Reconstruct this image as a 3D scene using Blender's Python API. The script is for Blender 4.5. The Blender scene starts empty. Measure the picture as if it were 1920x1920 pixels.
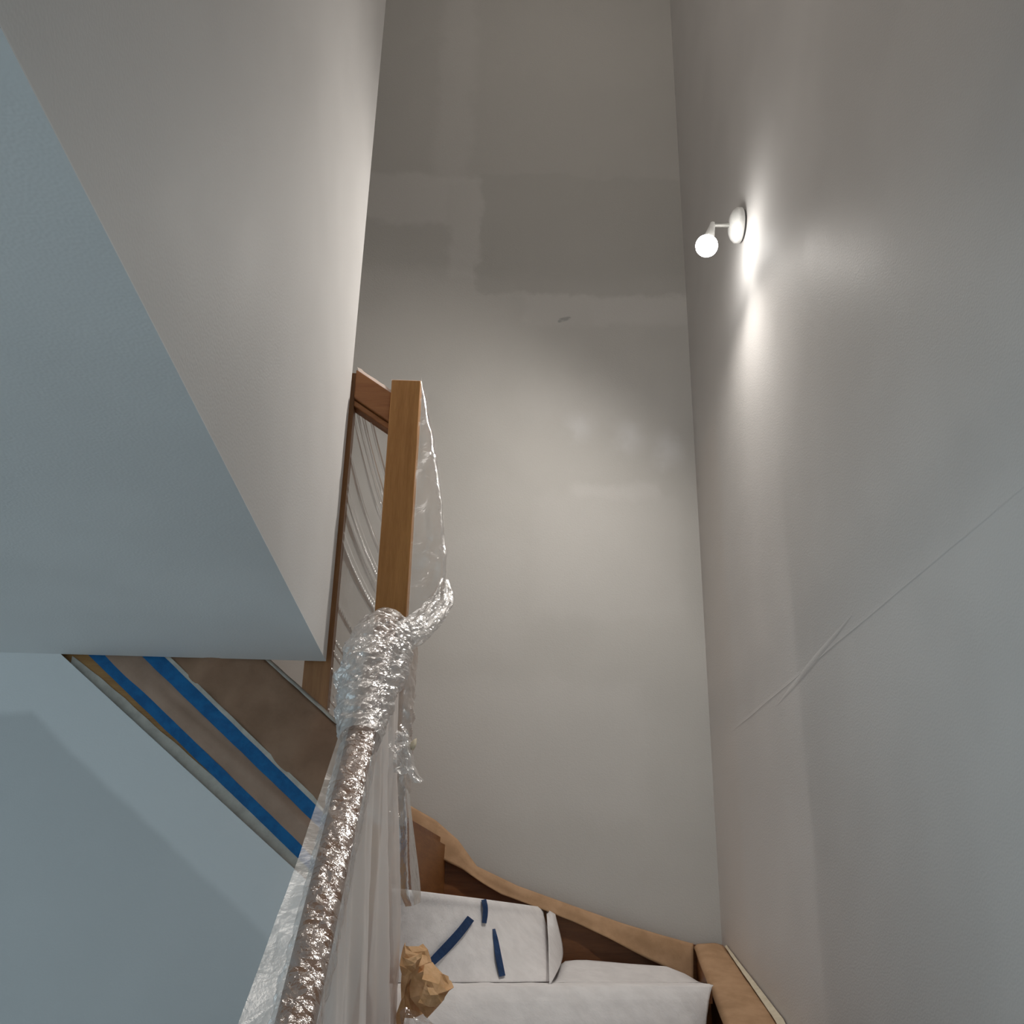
import bpy, bmesh, math, random
from mathutils import Vector, Matrix, noise
random.seed(7)
scene = bpy.context.scene
C = scene.collection
EYE = 1.5                                   # eye height above the lower floor

# ------------------------------------------------------------------ camera
F = 1944.0                                  # focal length in pixels of the 1920 px frame
RX = Vector((0.99922, -0.03142, -0.02365))
RY = Vector((-0.03363, -0.38815, -0.92098))
RZ = Vector((0.01900, 0.92109, -0.38883))
RX = (RX - RZ * RX.dot(RZ)).normalized(); RZ.normalize(); RX.normalize(); RY = RZ.cross(RX)
ROT = Matrix((RX, RY, RZ))                  # camera axes to world axes
cam = bpy.data.cameras.new('camera')
cam.sensor_width = 36.0
cam.lens = F / 1920.0 * 36.0
cam.clip_start = 0.02
camo = bpy.data.objects.new('camera', cam)
C.objects.link(camo)
camo.matrix_world = Matrix.Translation((0, 0, EYE)) @ ROT.to_4x4()
scene.camera = camo

# ------------------------------------------------------------------ world, exposure
world = bpy.data.worlds.new('world')
scene.world = world
world.use_nodes = True
bg = world.node_tree.nodes['Background']
bg.inputs[0].default_value = (0.625, 0.795, 0.88, 1)
bg.inputs[1].default_value = 1.20
vs = scene.view_settings
vs.view_transform = 'Standard'
vs.look = 'None'
vs.gamma = 1.0
vs.use_curve_mapping = False
vs.exposure = 0.0
scene.cycles.max_bounces = 7
scene.cycles.diffuse_bounces = 6
scene.cycles.glossy_bounces = 2
scene.cycles.transparent_max_bounces = 12
scene.cycles.adaptive_threshold = 0.04
scene.cycles.adaptive_min_samples = 12

# ------------------------------------------------------------------ survey helpers
def ray(u, v):
    return ROT @ Vector(((u - 960) / F, -(v - 960) / F, -1.0))
def py(u, v, y):
    r = ray(u, v); r = r * (y / r.y); return Vector((r.x, r.y, r.z + EYE))
def px(u, v, x):
    r = ray(u, v); r = r * (x / r.x); return Vector((r.x, r.y, r.z + EYE))
def pz(u, v, z):                            # z relative to the eye
    r = ray(u, v); r = r * (z / r.z); return Vector((r.x, r.y, r.z + EYE))
def W(x, y, z):
    return Vector((x, y, z + EYE))

# ------------------------------------------------------------------ object helpers
def obj(name, me, mat, parent=None, smooth=False):
    o = bpy.data.objects.new(name, me)
    C.objects.link(o)
    me.materials.append(mat)
    if smooth:
        for p in me.polygons: p.use_smooth = True
    if parent is not None: o.parent = parent
    return o
def mesh(verts, faces):
    me = bpy.data.meshes.new('mesh')
    me.from_pydata([tuple(v) for v in verts], [], faces)
    bm = bmesh.new(); bm.from_mesh(me)
    bmesh.ops.recalc_face_normals(bm, faces=bm.faces)
    bm.to_mesh(me); bm.free()
    me.update()
    return me
def box_mesh(x0, x1, y0, y1, z0, z1, bev=0.0):
    bm = bmesh.new()
    bmesh.ops.create_cube(bm, size=1.0)
    for v in bm.verts:
        v.co = Vector(((x0 + x1) / 2 + v.co.x * (x1 - x0), (y0 + y1) / 2 + v.co.y * (y1 - y0), (z0 + z1) / 2 + v.co.z * (z1 - z0)))
    if bev:
        bmesh.ops.bevel(bm, geom=list(bm.edges), offset=bev, segments=2, affect='EDGES', profile=0.5)
    me = bpy.data.meshes.new('mesh'); bm.to_mesh(me); bm.free()
    return me
def join(*meshes):
    bm = bmesh.new()
    for m in meshes: bm.from_mesh(m)
    me = bpy.data.meshes.new('mesh'); bm.to_mesh(me); bm.free()
    return me
def prism(poly, vec, bev=0.0):
    """closed polygon (list of Vectors) extruded by vec"""
    n = len(poly); vec = Vector(vec)
    verts = [Vector(p) for p in poly] + [Vector(p) + vec for p in poly]
    faces = [list(range(n))[::-1], list(range(n, 2 * n))] + [[i, (i + 1) % n, n + (i + 1) % n, n + i] for i in range(n)]
    me = mesh(verts, faces)
    if bev:
        bm = bmesh.new(); bm.from_mesh(me)
        bmesh.ops.bevel(bm, geom=list(bm.edges), offset=bev, segments=2, affect='EDGES', profile=0.5)
        bm.to_mesh(me); bm.free()
    return me
def cr(a, b, c, d, t):
    return 0.5 * ((2 * b) + (c - a) * t + (2 * a - 5 * b + 4 * c - d) * t * t + (3 * b - a - 3 * c + d) * t ** 3)
def spline(pts, t):
    n = len(pts) - 1
    s = min(max(t, 0), 1) * n; i = min(int(s), n - 1); f = s - i
    a = pts[i - 1] if i > 0 else pts[0] * 2 - pts[1]
    d = pts[i + 2] if i + 2 <= n else pts[n] * 2 - pts[n - 1]
    return cr(a, pts[i], pts[i + 1], d, f)
def lin(pts, t):
    n = len(pts) - 1
    s = min(max(t, 0), 1) * n; i = min(int(s), n - 1); f = s - i
    return pts[i] * (1 - f) + pts[i + 1] * f
def lerp_table(tab, x):
    if x <= tab[0][0]: return tab[0][1]
    for (a, fa), (b, fb) in zip(tab, tab[1:]):
        if x <= b: return fa + (fb - fa) * (x - a) / (b - a)
    return tab[-1][1]
def grid_mesh(fn, nu, nv, closed=False):
    """fn(s,t) -> Vector, s across (may close), t along"""
    vs_ = []
    for j in range(nv + 1):
        for i in range(nu + (0 if closed else 1)):
            vs_.append(fn(i / nu, j / nv))
    w = nu if closed else nu + 1
    fs = []
    for j in range(nv):
        for i in range(nu):
            a = j * w + i; b = j * w + (i + 1) % w
            fs.append([a, b, b + w, a + w])
    me = bpy.data.meshes.new('mesh')
    me.from_pydata([tuple(v) for v in vs_], [], fs); me.update()
    return me
def ctrl_sheet(rows, nu, nv, disp=None):
    """smooth sheet through a grid of control points (rows of equal length)"""
    def fn(s, t):
        p = spline([spline(r, s) for r in rows], t)
        if disp: p = p + disp(p, s, t)
        return p
    return grid_mesh(fn, nu, nv)
def solid(o, th, off=0.0):
    m = o.modifiers.new('thickness', 'SOLIDIFY'); m.thickness = th; m.offset = off
    return o
def tag(o, label, cat, group=None, kind=None):
    o['label'] = label; o['category'] = cat
    if group: o['group'] = group
    if kind: o['kind'] = kind
    return o
def thing(name, loc, label, cat, group=None):
    o = bpy.data.objects.new(name, None); C.objects.link(o)
    o.location = loc; o.empty_display_size = 0.05
    return tag(o, label, cat, group)
def part(name, me, mat, parent, smooth=False, label=None):
    """mesh given in world coordinates, hung under its thing"""
    base = parent; off = Vector((0, 0, 0))
    while base is not None:
        off += base.location; base = base.parent
    for v in me.vertices: v.co -= off
    o = obj(name, me, mat, parent, smooth)
    if label: o['label'] = label
    return o
def struct(name, me, mat, label, cat):
    o = obj(name, me, mat)
    o['kind'] = 'structure'; o['label'] = label; o['category'] = cat
    return o
def N(p, s, seed=0.0):
    return noise.noise(Vector((p.x * s + seed, p.y * s - seed * 0.7, p.z * s + seed * 1.3)))
def ridge(p, s, seed=0.0):
    return 1.0 - 2.0 * abs(N(p, s, seed))
def crease(p, s, seed=0.0):
    d = noise.voronoi(Vector((p.x * s + seed, p.y * s, p.z * s - seed)))[0]
    return min(1.0, d[1] - d[0])

# ------------------------------------------------------------------ materials
class NT:
    def __init__(self, name):
        self.m = bpy.data.materials.new(name); self.m.use_nodes = True
        self.t = self.m.node_tree; self.n = self.t.nodes; self.l = self.t.links
        self.n.clear()
        self.out = self.n.new('ShaderNodeOutputMaterial')
    def add(self, kind, **kw):
        nd = self.n.new('ShaderNode' + kind)
        for k, v in kw.items(): setattr(nd, k, v)
        return nd
    def put(self, sock, val):
        if hasattr(val, 'links') or isinstance(val, bpy.types.NodeSocket): self.l.new(val, sock)
        else: sock.default_value = val
    def math(self, op, a, b=0.0, clamp=False):
        nd = self.add('Math', operation=op); nd.use_clamp = clamp
        self.put(nd.inputs[0], a); self.put(nd.inputs[1], b)
        return nd.outputs[0]
    def mr(self, v, a, b, lo=0.0, hi=1.0):
        nd = self.add('MapRange', interpolation_type='SMOOTHSTEP')
        for i, x in enumerate((v, a, b, lo, hi)): self.put(nd.inputs[i], x)
        return nd.outputs[0]
    def noise(self, vec, scale, detail=2.0, rough=0.5, dim=None):
        nd = self.add('TexNoise')
        if vec is not None: self.l.new(vec, nd.inputs['Vector'])
        nd.inputs['Scale'].default_value = scale; nd.inputs['Detail'].default_value = detail
        nd.inputs['Roughness'].default_value = rough
        return nd
    def mix(self, f, a, b):
        nd = self.add('Mix', data_type='RGBA')
        self.put(nd.inputs[0], f); self.put(nd.inputs[6], a); self.put(nd.inputs[7], b)
        return nd.outputs[2]
    def bump(self, h, strength, dist=0.01, normal=None):
        nd = self.add('Bump'); nd.inputs['Strength'].default_value = strength; nd.inputs['Distance'].default_value = dist
        self.l.new(h, nd.inputs['Height'])
        if normal is not None: self.l.new(normal, nd.inputs['Normal'])
        return nd.outputs[0]
    def coords(self, kind='Object'):
        return self.add('TexCoord').outputs[kind]
    def mapping(self, vec, scale=(1, 1, 1), rot=(0, 0, 0)):
        nd = self.add('Mapping'); self.l.new(vec, nd.inputs[0])
        nd.inputs['Scale'].default_value = scale; nd.inputs['Rotation'].default_value = rot
        return nd.outputs[0]
    def principled(self, color, rough, normal=None, spec=0.5, metal=0.0):
        b = self.add('BsdfPrincipled')
        self.put(b.inputs['Base Color'], color); self.put(b.inputs['Roughness'], rough)
        b.inputs['Specular IOR Level'].default_value = spec; b.inputs['Metallic'].default_value = metal
        if normal is not None: self.l.new(normal, b.inputs['Normal'])
        self.l.new(b.outputs[0], self.out.inputs[0])
        return b
def rgba(c): return (c[0], c[1], c[2], 1.0)

def paint(name, col, rough=0.55, patches=(), cut=None, spec=0.35):
    """rolled wall paint; patches: (axis0 'x'/'y', a0,a1,z0,z1, soft, colour, amount) with ragged edges"""
    k = NT(name); co = k.coords()
    sep = k.add('SeparateXYZ'); k.l.new(co, sep.inputs[0])
    big = k.noise(co, 2.2, 2.0, 0.6)
    wob = k.noise(co, 9.0, 3.0, 0.65) if patches or cut else big
    w = k.math('MULTIPLY', k.math('SUBTRACT', wob.outputs[0], 0.5), 0.10)
    ax = {'x': k.math('ADD', sep.outputs[0], w), 'y': k.math('ADD', sep.outputs[1], w)}
    z = k.math('ADD', sep.outputs[2], w)
    c = k.mix(k.mr(big.outputs[0], 0.35, 0.65), rgba([v * 0.965 for v in col]), rgba([min(1, v * 1.03) for v in col]))
    for (a, a0, a1, z0, z1, s, pc, amt) in patches:
        m = k.math('MULTIPLY', k.mr(ax[a], a0 - s, a0 + s), k.mr(ax[a], a1 + s, a1 - s))
        m = k.math('MULTIPLY', m, k.math('MULTIPLY', k.mr(z, z0 - s, z0 + s), k.mr(z, z1 + s, z1 - s)))
        c = k.mix(k.math('MULTIPLY', m, amt), c, rgba(pc))
    if cut:
        (nx, nz, d, zt, s, pc) = cut       # band of fresh paint along a sloping edge
        lo = k.math('ADD', k.math('ADD', k.math('MULTIPLY', sep.outputs[0], nx), k.math('MULTIPLY', sep.outputs[2], nz)), d)
        w2 = k.math('MULTIPLY', w, 0.25)
        m = k.math('MAXIMUM', k.mr(k.math('ADD', lo, w2), -s, s), k.mr(k.math('ADD', sep.outputs[2], w2), zt - s, zt + s))
        c = k.mix(m, c, rgba(pc))
    fine = k.noise(co, 260.0, 0.0, 0.5)
    nrm = k.bump(fine.outputs[0], 0.08, 0.003)
    k.principled(c, k.mr(big.outputs[0], 0.3, 0.7, rough - 0.05, rough + 0.05), nrm, spec)
    return k.m

def wood(name, dark, light, axis='z', rough=0.45):
    k = NT(name); co = k.coords()
    sc = {'x': (3, 45, 45), 'y': (45, 3, 45), 'z': (45, 45, 3)}[axis]
    g = k.noise(k.mapping(co, sc), 1.6, 6.0, 0.65)
    f = k.noise(k.mapping(co, [v * 5 for v in sc]), 2.0, 3.0, 0.6)
    t = k.math('ADD', k.math('MULTIPLY', g.outputs[0], 0.7), k.math('MULTIPLY', f.outputs[0], 0.3))
    c = k.mix(k.mr(t, 0.32, 0.68), rgba(dark), rgba(light))
    k.principled(c, rough, k.bump(t, 0.15, 0.002), 0.4)
    return k.m

def paper(name, c0, c1, rough=0.8, bump=0.35, scale=26.0):
    k = NT(name); co = k.coords()
    a = k.noise(co, scale, 5.0, 0.6)
    b = k.noise(co, scale * 9, 3.0, 0.6)
    c = k.mix(k.mr(a.outputs[0], 0.3, 0.7), rgba(c0), rgba(c1))
    h = k.math('ADD', a.outputs[0], k.math('MULTIPLY', b.outputs[0], 0.12))
    k.principled(c, rough, k.bump(h, bump, 0.006), 0.25)
    return k.m

def plain(name, col, rough=0.5, spec=0.5, metal=0.0, bump=0.0):
    k = NT(name); co = k.coords()
    a = k.noise(co, 60.0, 3.0, 0.6)
    c = k.mix(k.mr(a.outputs[0], 0.3, 0.7), rgba([v * 0.93 for v in col]), rgba([min(1, v * 1.05) for v in col]))
    k.principled(c, rough, k.bump(a.outputs[0], bump, 0.003) if bump else None, spec, metal)
    return k.m

def film(name, body, milk, gloss, rough, scale, bump, fk=0.7, edge=0.9):
    """thin polythene: see-through, a little milky, shiny on every wrinkle"""
    k = NT(name); co = k.coords()
    v1 = k.add('TexVoronoi', feature='DISTANCE_TO_EDGE')
    wn = k.noise(co, scale * 0.6, 3.0, 0.6)
    warp = k.add('VectorMath', operation='SCALE'); k.l.new(wn.outputs['Color'], warp.inputs[0]); warp.inputs['Scale'].default_value = 0.05
    add = k.add('VectorMath', operation='ADD'); k.l.new(co, add.inputs[0]); k.l.new(warp.outputs[0], add.inputs[1])
    k.l.new(add.outputs[0], v1.inputs['Vector']); v1.inputs['Scale'].default_value = scale
    n2 = k.noise(co, scale * 2.5, 4.0, 0.65)
    h = k.math('ADD', k.math('MULTIPLY', v1.outputs['Distance'], 1.0), k.math('MULTIPLY', n2.outputs[0], 0.5))
    nrm = k.bump(h, bump, 0.01)
    tr = k.add('BsdfTransparent'); tr.inputs[0].default_value = (0.97, 0.97, 0.97, 1)
    di = k.add('BsdfDiffuse'); di.inputs[0].default_value = rgba(body); k.l.new(nrm, di.inputs['Normal'])
    tl = k.add('BsdfTranslucent'); tl.inputs[0].default_value = rgba(body)
    mb = k.add('MixShader'); mb.inputs[0].default_value = 0.5
    k.l.new(di.outputs[0], mb.inputs[1]); k.l.new(tl.outputs[0], mb.inputs[2])
    lw = k.add('LayerWeight'); lw.inputs[0].default_value = 0.35
    fac = k.math('ADD', k.math('MULTIPLY', k.math('POWER', lw.outputs['Facing'], 1.5), milk * edge), milk * 0.7, True)
    m1 = k.add('MixShader'); k.l.new(fac, m1.inputs[0]); k.l.new(tr.outputs[0], m1.inputs[1]); k.l.new(mb.outputs[0], m1.inputs[2])
    gl = k.add('BsdfGlossy'); gl.inputs['Roughness'].default_value = rough; k.l.new(nrm, gl.inputs['Normal'])
    gl.inputs[0].default_value = (1, 1, 1, 1)
    fr = k.add('Fresnel'); fr.inputs[0].default_value = 1.5; k.l.new(nrm, fr.inputs['Normal'])
    gf = k.math('ADD', k.math('MULTIPLY', fr.outputs[0], fk), gloss, True)
    m2 = k.add('MixShader'); k.l.new(gf, m2.inputs[0]); k.l.new(m1.outputs[0], m2.inputs[1]); k.l.new(gl.outputs[0], m2.inputs[2])
    k.l.new(m2.outputs[0], k.out.inputs[0])
    return k.m

WHITE = (0.60, 0.59, 0.575)
M = {}
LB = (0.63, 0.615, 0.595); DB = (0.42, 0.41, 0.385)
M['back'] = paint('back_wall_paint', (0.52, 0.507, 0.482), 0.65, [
    ('x', -2.0, 0.90, EYE + 2.20, EYE + 4.4, 0.05, DB, 0.55),
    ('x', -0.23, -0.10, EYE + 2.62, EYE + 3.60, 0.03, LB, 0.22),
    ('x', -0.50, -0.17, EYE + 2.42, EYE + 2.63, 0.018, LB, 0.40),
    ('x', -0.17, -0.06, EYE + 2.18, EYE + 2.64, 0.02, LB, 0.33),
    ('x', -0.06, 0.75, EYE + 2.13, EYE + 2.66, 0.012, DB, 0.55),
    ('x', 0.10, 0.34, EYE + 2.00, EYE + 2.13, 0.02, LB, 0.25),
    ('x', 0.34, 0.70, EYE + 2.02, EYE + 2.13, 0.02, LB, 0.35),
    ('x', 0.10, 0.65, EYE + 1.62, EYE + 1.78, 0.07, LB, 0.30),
    ('x', 0.26, 0.34, EYE + 1.58, EYE + 1.64, 0.045, (0.72, 0.72, 0.73), 0.5),  # three pale blotches: glossy reflections painted into the wall colour
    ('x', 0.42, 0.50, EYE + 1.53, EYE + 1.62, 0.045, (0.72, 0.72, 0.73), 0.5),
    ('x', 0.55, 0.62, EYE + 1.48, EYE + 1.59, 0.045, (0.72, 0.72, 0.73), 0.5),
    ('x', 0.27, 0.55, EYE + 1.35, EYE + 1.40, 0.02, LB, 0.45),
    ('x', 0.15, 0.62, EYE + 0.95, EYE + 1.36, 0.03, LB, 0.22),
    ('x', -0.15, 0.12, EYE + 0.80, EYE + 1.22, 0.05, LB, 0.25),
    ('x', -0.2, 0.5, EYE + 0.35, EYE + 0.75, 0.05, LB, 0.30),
    ('x', 0.235, 0.262, EYE + 2.022, EYE + 2.034, 0.004, (0.25, 0.25, 0.25), 0.6)], spec=0.15)
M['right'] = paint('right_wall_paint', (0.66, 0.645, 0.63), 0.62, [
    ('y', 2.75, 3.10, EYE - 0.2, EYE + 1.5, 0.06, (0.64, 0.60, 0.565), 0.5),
    ('y', 1.0, 3.1, EYE + 0.57, EYE + 0.70, 0.05, (0.57, 0.56, 0.55), 0.4)], spec=0.2)
M['white'] = paint('left_wall_paint', (0.60, 0.59, 0.58), 0.6, spec=0.15)
M['soffit'] = paint('ceiling_paint', (0.64, 0.64, 0.64), 0.6)
# the under-stair wall: fresh cut-in coat along stair and ceiling
sl = (0.551 - 0.122) / (-0.883 + 0.338)
M['under'] = paint('under_stair_paint', (0.50, 0.505, 0.51), 0.55,
    cut=(-sl, 1.0, -(EYE + 0.122 - 0.152) + sl * -0.338, EYE + 0.428, 0.012, (0.60, 0.605, 0.61)))
M['floor'] = plain('floor_covering', (0.72, 0.72, 0.71), 0.8)
M['newel'] = wood('newel_beech', (0.32, 0.142, 0.038), (0.44, 0.215, 0.066), 'z')
M['rail'] = wood('rail_beech', (0.24, 0.09, 0.03), (0.33, 0.14, 0.05), 'x')
M['railY'] = wood('lower_rail_beech', (0.20, 0.085, 0.035), (0.30, 0.14, 0.06), 'y')
M['post'] = wood('post_beech', (0.22, 0.095, 0.035), (0.32, 0.15, 0.06), 'z')
M['stair'] = wood('stair_stained_wood', (0.145, 0.050, 0.014), (0.22, 0.085, 0.026), 'x', 0.5)
M['stair2'] = wood('riser_stained_wood', (0.17, 0.065, 0.018), (0.25, 0.105, 0.033), 'y', 0.5)
M['ochre'] = wood('stringer_bare_wood', (0.24, 0.11, 0.03), (0.36, 0.19, 0.06), 'x', 0.6)
M['kraft'] = paper('kraft_paper', (0.40, 0.245, 0.135), (0.50, 0.315, 0.185), 0.75, 0.25, 20)
M['kraft_dark'] = paper('brown_masking_paper', (0.215, 0.122, 0.074), (0.27, 0.158, 0.10), 0.7, 0.3, 12)
M['greypaper'] = paper('brown_grey_masking_paper', (0.27, 0.175, 0.125), (0.34, 0.225, 0.165), 0.7, 0.3, 12)
M['wad'] = paper('crumpled_kraft_paper', (0.62, 0.36, 0.17), (0.78, 0.50, 0.28), 0.7, 0.2, 40)
M['tissue'] = paper('white_cover_paper', (0.76, 0.74, 0.74), (0.84, 0.82, 0.82), 0.8, 0.55, 22)
M['bluetape'] = paper('blue_masking_tape', (0.004, 0.082, 0.23), (0.006, 0.12, 0.31), 0.6, 0.2, 60)
M['navytape'] = paper('navy_masking_tape', (0.010, 0.035, 0.105), (0.018, 0.055, 0.15), 0.6, 0.2, 60)
M['greytape'] = paper('beige_tape', (0.38, 0.35, 0.31), (0.48, 0.45, 0.40), 0.7, 0.3, 40)
M['cream'] = paper('cream_tape', (0.60, 0.53, 0.40), (0.70, 0.63, 0.49), 0.7, 0.2, 40)
M['film'] = film('clear_polythene', (0.86, 0.84, 0.83), 0.11, 0.03, 0.12, 30, 0.30, 0.7, 3.0)
M['stretch'] = film('stretched_polythene', (0.88, 0.86, 0.85), 0.10, 0.02, 0.14, 14, 0.05, 0.5, 5.0)
M['crinkle'] = film('crinkled_polythene', (0.86, 0.82, 0.80), 0.11, 0.055, 0.15, 24, 0.5, 0.30, 0.6)
M['knot'] = film('knotted_polythene', (0.92, 0.89, 0.87), 0.28, 0.30, 0.28, 34, 0.32, 0.25, 1.0)
M['drape'] = film('draped_polythene', (0.97, 0.865, 0.805), 0.72, 0.0, 0.35, 12, 0.08, 0.25, 0.6)
M['edge'] = film('loose_polythene', (0.80, 0.76, 0.69), 0.28, 0.0, 0.3, 16, 0.15, 0.2, 0.6)
M['enamel'] = plain('white_enamel', (0.72, 0.72, 0.70), 0.35, 0.5)
M['chrome'] = plain('brushed_chrome', (0.55, 0.55, 0.53), 0.28, 0.5, 1.0)
k = NT('lit_bulb_glass'); e = k.add('Emission'); e.inputs[0].default_value = (1.0, 0.97, 0.93, 1); e.inputs[1].default_value = 80.0
tr = k.add('BsdfTransparent'); mx = k.add('MixShader'); mx.inputs[0].default_value = 0.35      # clear glass, glowing
k.l.new(tr.outputs[0], mx.inputs[1]); k.l.new(e.outputs[0], mx.inputs[2]); k.l.new(mx.outputs[0], k.out.inputs[0]); M['bulb'] = k.m

# ------------------------------------------------------------------ the room
XR, YB, YW, XS, ZS = 0.68, 3.06, 2.15, -0.33, EYE + 0.553
TOP = 5.9
struct('floor', box_mesh(-3.2, 0.8, -2.6, 3.16, -0.1, 0), M['floor'], 'grey floor of the lower room', 'floor')
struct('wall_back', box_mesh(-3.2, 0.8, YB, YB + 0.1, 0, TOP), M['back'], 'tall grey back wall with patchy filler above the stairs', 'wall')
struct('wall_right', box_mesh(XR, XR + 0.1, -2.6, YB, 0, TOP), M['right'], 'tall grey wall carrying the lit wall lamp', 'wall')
struct('wall_left', box_mesh(XS - 0.016, XS, 0.2, YW, ZS + 0.002, TOP), M['white'], 'white wall of the stairwell opening, left of newel post', 'wall')
cm = join(box_mesh(-3.2, XS - 0.016, -2.6, YW, ZS, ZS + 0.30), box_mesh(XS - 0.016, XS, 0.2, YW, ZS, ZS + 0.002), box_mesh(XS - 0.016, XR, -2.6, 0.2, ZS, ZS + 0.30))
struct('ceiling', cm, M['soffit'], 'blue-grey lit underside of the upper floor', 'ceiling')
struct('wall_front', box_mesh(XS, XR, 0.1, 0.2, ZS + 0.30, TOP), M['white'], 'upper stairwell wall behind the viewer', 'wall')
struct('wall_far_left', join(box_mesh(-3.3, -3.2, -2.6, 2.15, ZS, TOP), box_mesh(-3.3, -3.2, 2.15, 3.16, 0, TOP)), M['white'], 'far left wall of upper corridor', 'wall')
struct('ceiling_upper', box_mesh(-3.3, 0.8, -2.6, 3.16, TOP, TOP + 0.1), M['soffit'], 'ceiling high above the stairwell', 'ceiling')
struct('wall_landing', box_mesh(-3.2, XS - 0.016, YW - 0.1, YW, ZS + 0.30, TOP), M['white'], 'landing wall beside the upper flight', 'wall')
A = py(120, 1232, YW); B = py(570, 1646, YW)
d = (B - A) / (B.x - A.x)
E1 = B + d * (-0.236 - B.x)
poly = [Vector((-3.2, YW, 0)), Vector((-0.236, YW, 0)), E1, Vector((A.x + (ZS - A.z) / d.z, YW, ZS)), Vector((-3.2, YW, ZS))]
struct('wall_under_stairs', prism(poly, (0, 0.012, 0)), M['under'], 'blue-grey wall under the upper flight with lighter cut-in band', 'wall')
# plasterboard joint running along the right wall at upper floor level
def joint(s, t):
    y = 1.15 + 1.65 * t
    prof = [(0.0, 0.008), (0.0002, 0.002), (0.0004, 0.0), (0.0002, -0.001), (0.0, -0.002)]
    a, b = prof[int(round(s * 4))]
    fade = min(1.0, (2.80 - y) / 0.2, (y - 1.15) / 1.0)
    return Vector((XR - a * max(0.05, fade) - 0.0002, y, EYE + 0.555 + b + 0.002 * noise.noise(Vector((y * 6, 0, 0)))))
struct('trim_1', grid_mesh(joint, 4, 60), M['right'], 'thin raised plasterboard joint line across the right wall', 'trim')
def joint2(s, t):
    p = px(1455, 1325, XR) * (1 - t) + px(1600, 1150, XR) * t
    w = 0.018 * math.sin(math.pi * t) + 0.001
    return Vector((XR - (0.0007 * math.sin(math.pi * s) * math.sin(math.pi * t)) - 0.0002, p.y, p.z + (s - 0.5) * w))
struct('trim_2', grid_mesh(joint2, 4, 24), M['right'], 'short smear of filler above the joint line', 'trim')

# ------------------------------------------------------------------ staircase
Z0, Z1, Z2, RISE = -0.070, 0.107, 0.284, 0.177
stair = thing('staircase', (0.2, 2.2, 0), 'brown stained winder staircase partly covered with protective paper', 'staircase')
def flat(pts, z0, z1):
    return prism([Vector((a, b, EYE + z0)) for a, b in pts], (0, 0, z1 - z0))
NW = (-0.19, 2.20)
n0a, n0b = (-0.19, 2.175), (0.548, 2.595)
n1a, n1b = (-0.19, 2.205), (0.186, 3.02)
n2a, n2b = (-0.215, 2.205), (-0.095, 3.02)
part('tread', flat([n0a, n0b, (0.585, 3.02), n1b, n1a], Z0 - 0.035, Z0 - 0.002), M['stair'], stair)
part('tread', flat([n1a, n1b, n2b, n2a], Z1 - 0.035, Z1 - 0.004), M['stair'], stair)
def riser(a, b, z0, z1, th=0.016):
    a = Vector((a[0], a[1], 0)); b = Vector((b[0], b[1], 0))
    dr = (b - a).normalized(); nr = Vector((-dr.y, dr.x, 0)) * th
    return prism([Vector((p.x, p.y, EYE + z0)) for p in (a, b, b + nr, a + nr)], (0, 0, z1 - z0))
part('riser', riser((-0.18, 2.20), (0.548, 2.615), Z0 - RISE, Z0 - 0.036), M['stair'], stair)
part('riser', riser((-0.185, 2.23), (0.176, 3.02), Z0, Z1 - 0.036), M['stair'], stair)
part('riser', riser((-0.205, 2.215), (-0.086, 3.02), Z1, Z2 - 0.02), M['stair2'], stair)
for i in range(3):                                   # upper flight, climbing to the left
    x1 = -0.22 - 0.22 * i; z = Z2 + RISE * i
    part('tread', flat([(x1 + (0.0 if i else 0.005), 2.21), (x1 + (0.0 if i else 0.12), 3.02), (x1 - 0.24, 3.02), (x1 - 0.24, 2.21)], z - 0.035, z), M['stair'], stair)
    part('riser', flat([(x1 - 0.22, 2.21), (x1 - 0.22, 3.02), (x1 - 0.236, 3.02), (x1 - 0.236, 2.21)], z, z + RISE - 0.036), M['stair'], stair)
for i in range(7):                                   # straight flight, coming down towards the viewer
    y = 2.19 - 0.235 * (i + 1); z = Z0 - RISE * (i + 1)
    pts = [(-0.17, y), (0.55, y), (0.55, y + 0.26 if i else 2.60), (-0.17, y + 0.26 if i else 2.18)]
    part('tread', flat(pts, z - 0.035, z), M['stair'], stair)
    part('riser', flat([(-0.17, y + 0.02), (0.55, y + 0.02), (0.55, y + 0.036), (-0.17, y + 0.036)], max(z - RISE, -EYE), z - 0.035), M['stair'], stair)
# wall-side stringers
rs = [(0.600, 3.022, 0.018), (0.585, 2.85, -0.034), (0.567, 2.65, -0.092), (0.552, 2.48, -0.142), (0.550, 2.25, -0.26), (0.550, 1.2, -1.05), (0.55, 0.6, -1.49)]
vsx = []
for (x, y, z) in rs: vsx += [W(x, y, z), W(XR - 0.001, y, z), W(XR - 0.001, y, max(z - 0.34, -1.5)), W(x, y, max(z - 0.34, -1.5))]
fc = []
for i in range(len(rs) - 1):
    for j in range(4): fc.append([i * 4 + j, i * 4 + (j + 1) % 4, i * 4 + 4 + (j + 1) % 4, i * 4 + 4 + j])
fc += [[0, 1, 2, 3], [4 * len(rs) - 4 + j for j in range(4)]]
part('right_stringer', mesh(vsx, fc), M['stair'], stair)
btop = [(-0.95, 0.985), (-0.204, 0.368), (-0.12, 0.325), (-0.055, 0.275), (0.001, 0.203), (0.116, 0.158), (0.26, 0.112), (0.402, 0.068), (0.56, 0.026), (XR - 0.002, 0.014)]
poly = [W(x, YB - 0.038, z) for x, z in btop] + [W(XR - 0.002, YB - 0.038, -0.34), W(0.2, YB - 0.038, -0.30), W(-0.95, YB - 0.038, 0.60)]
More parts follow.
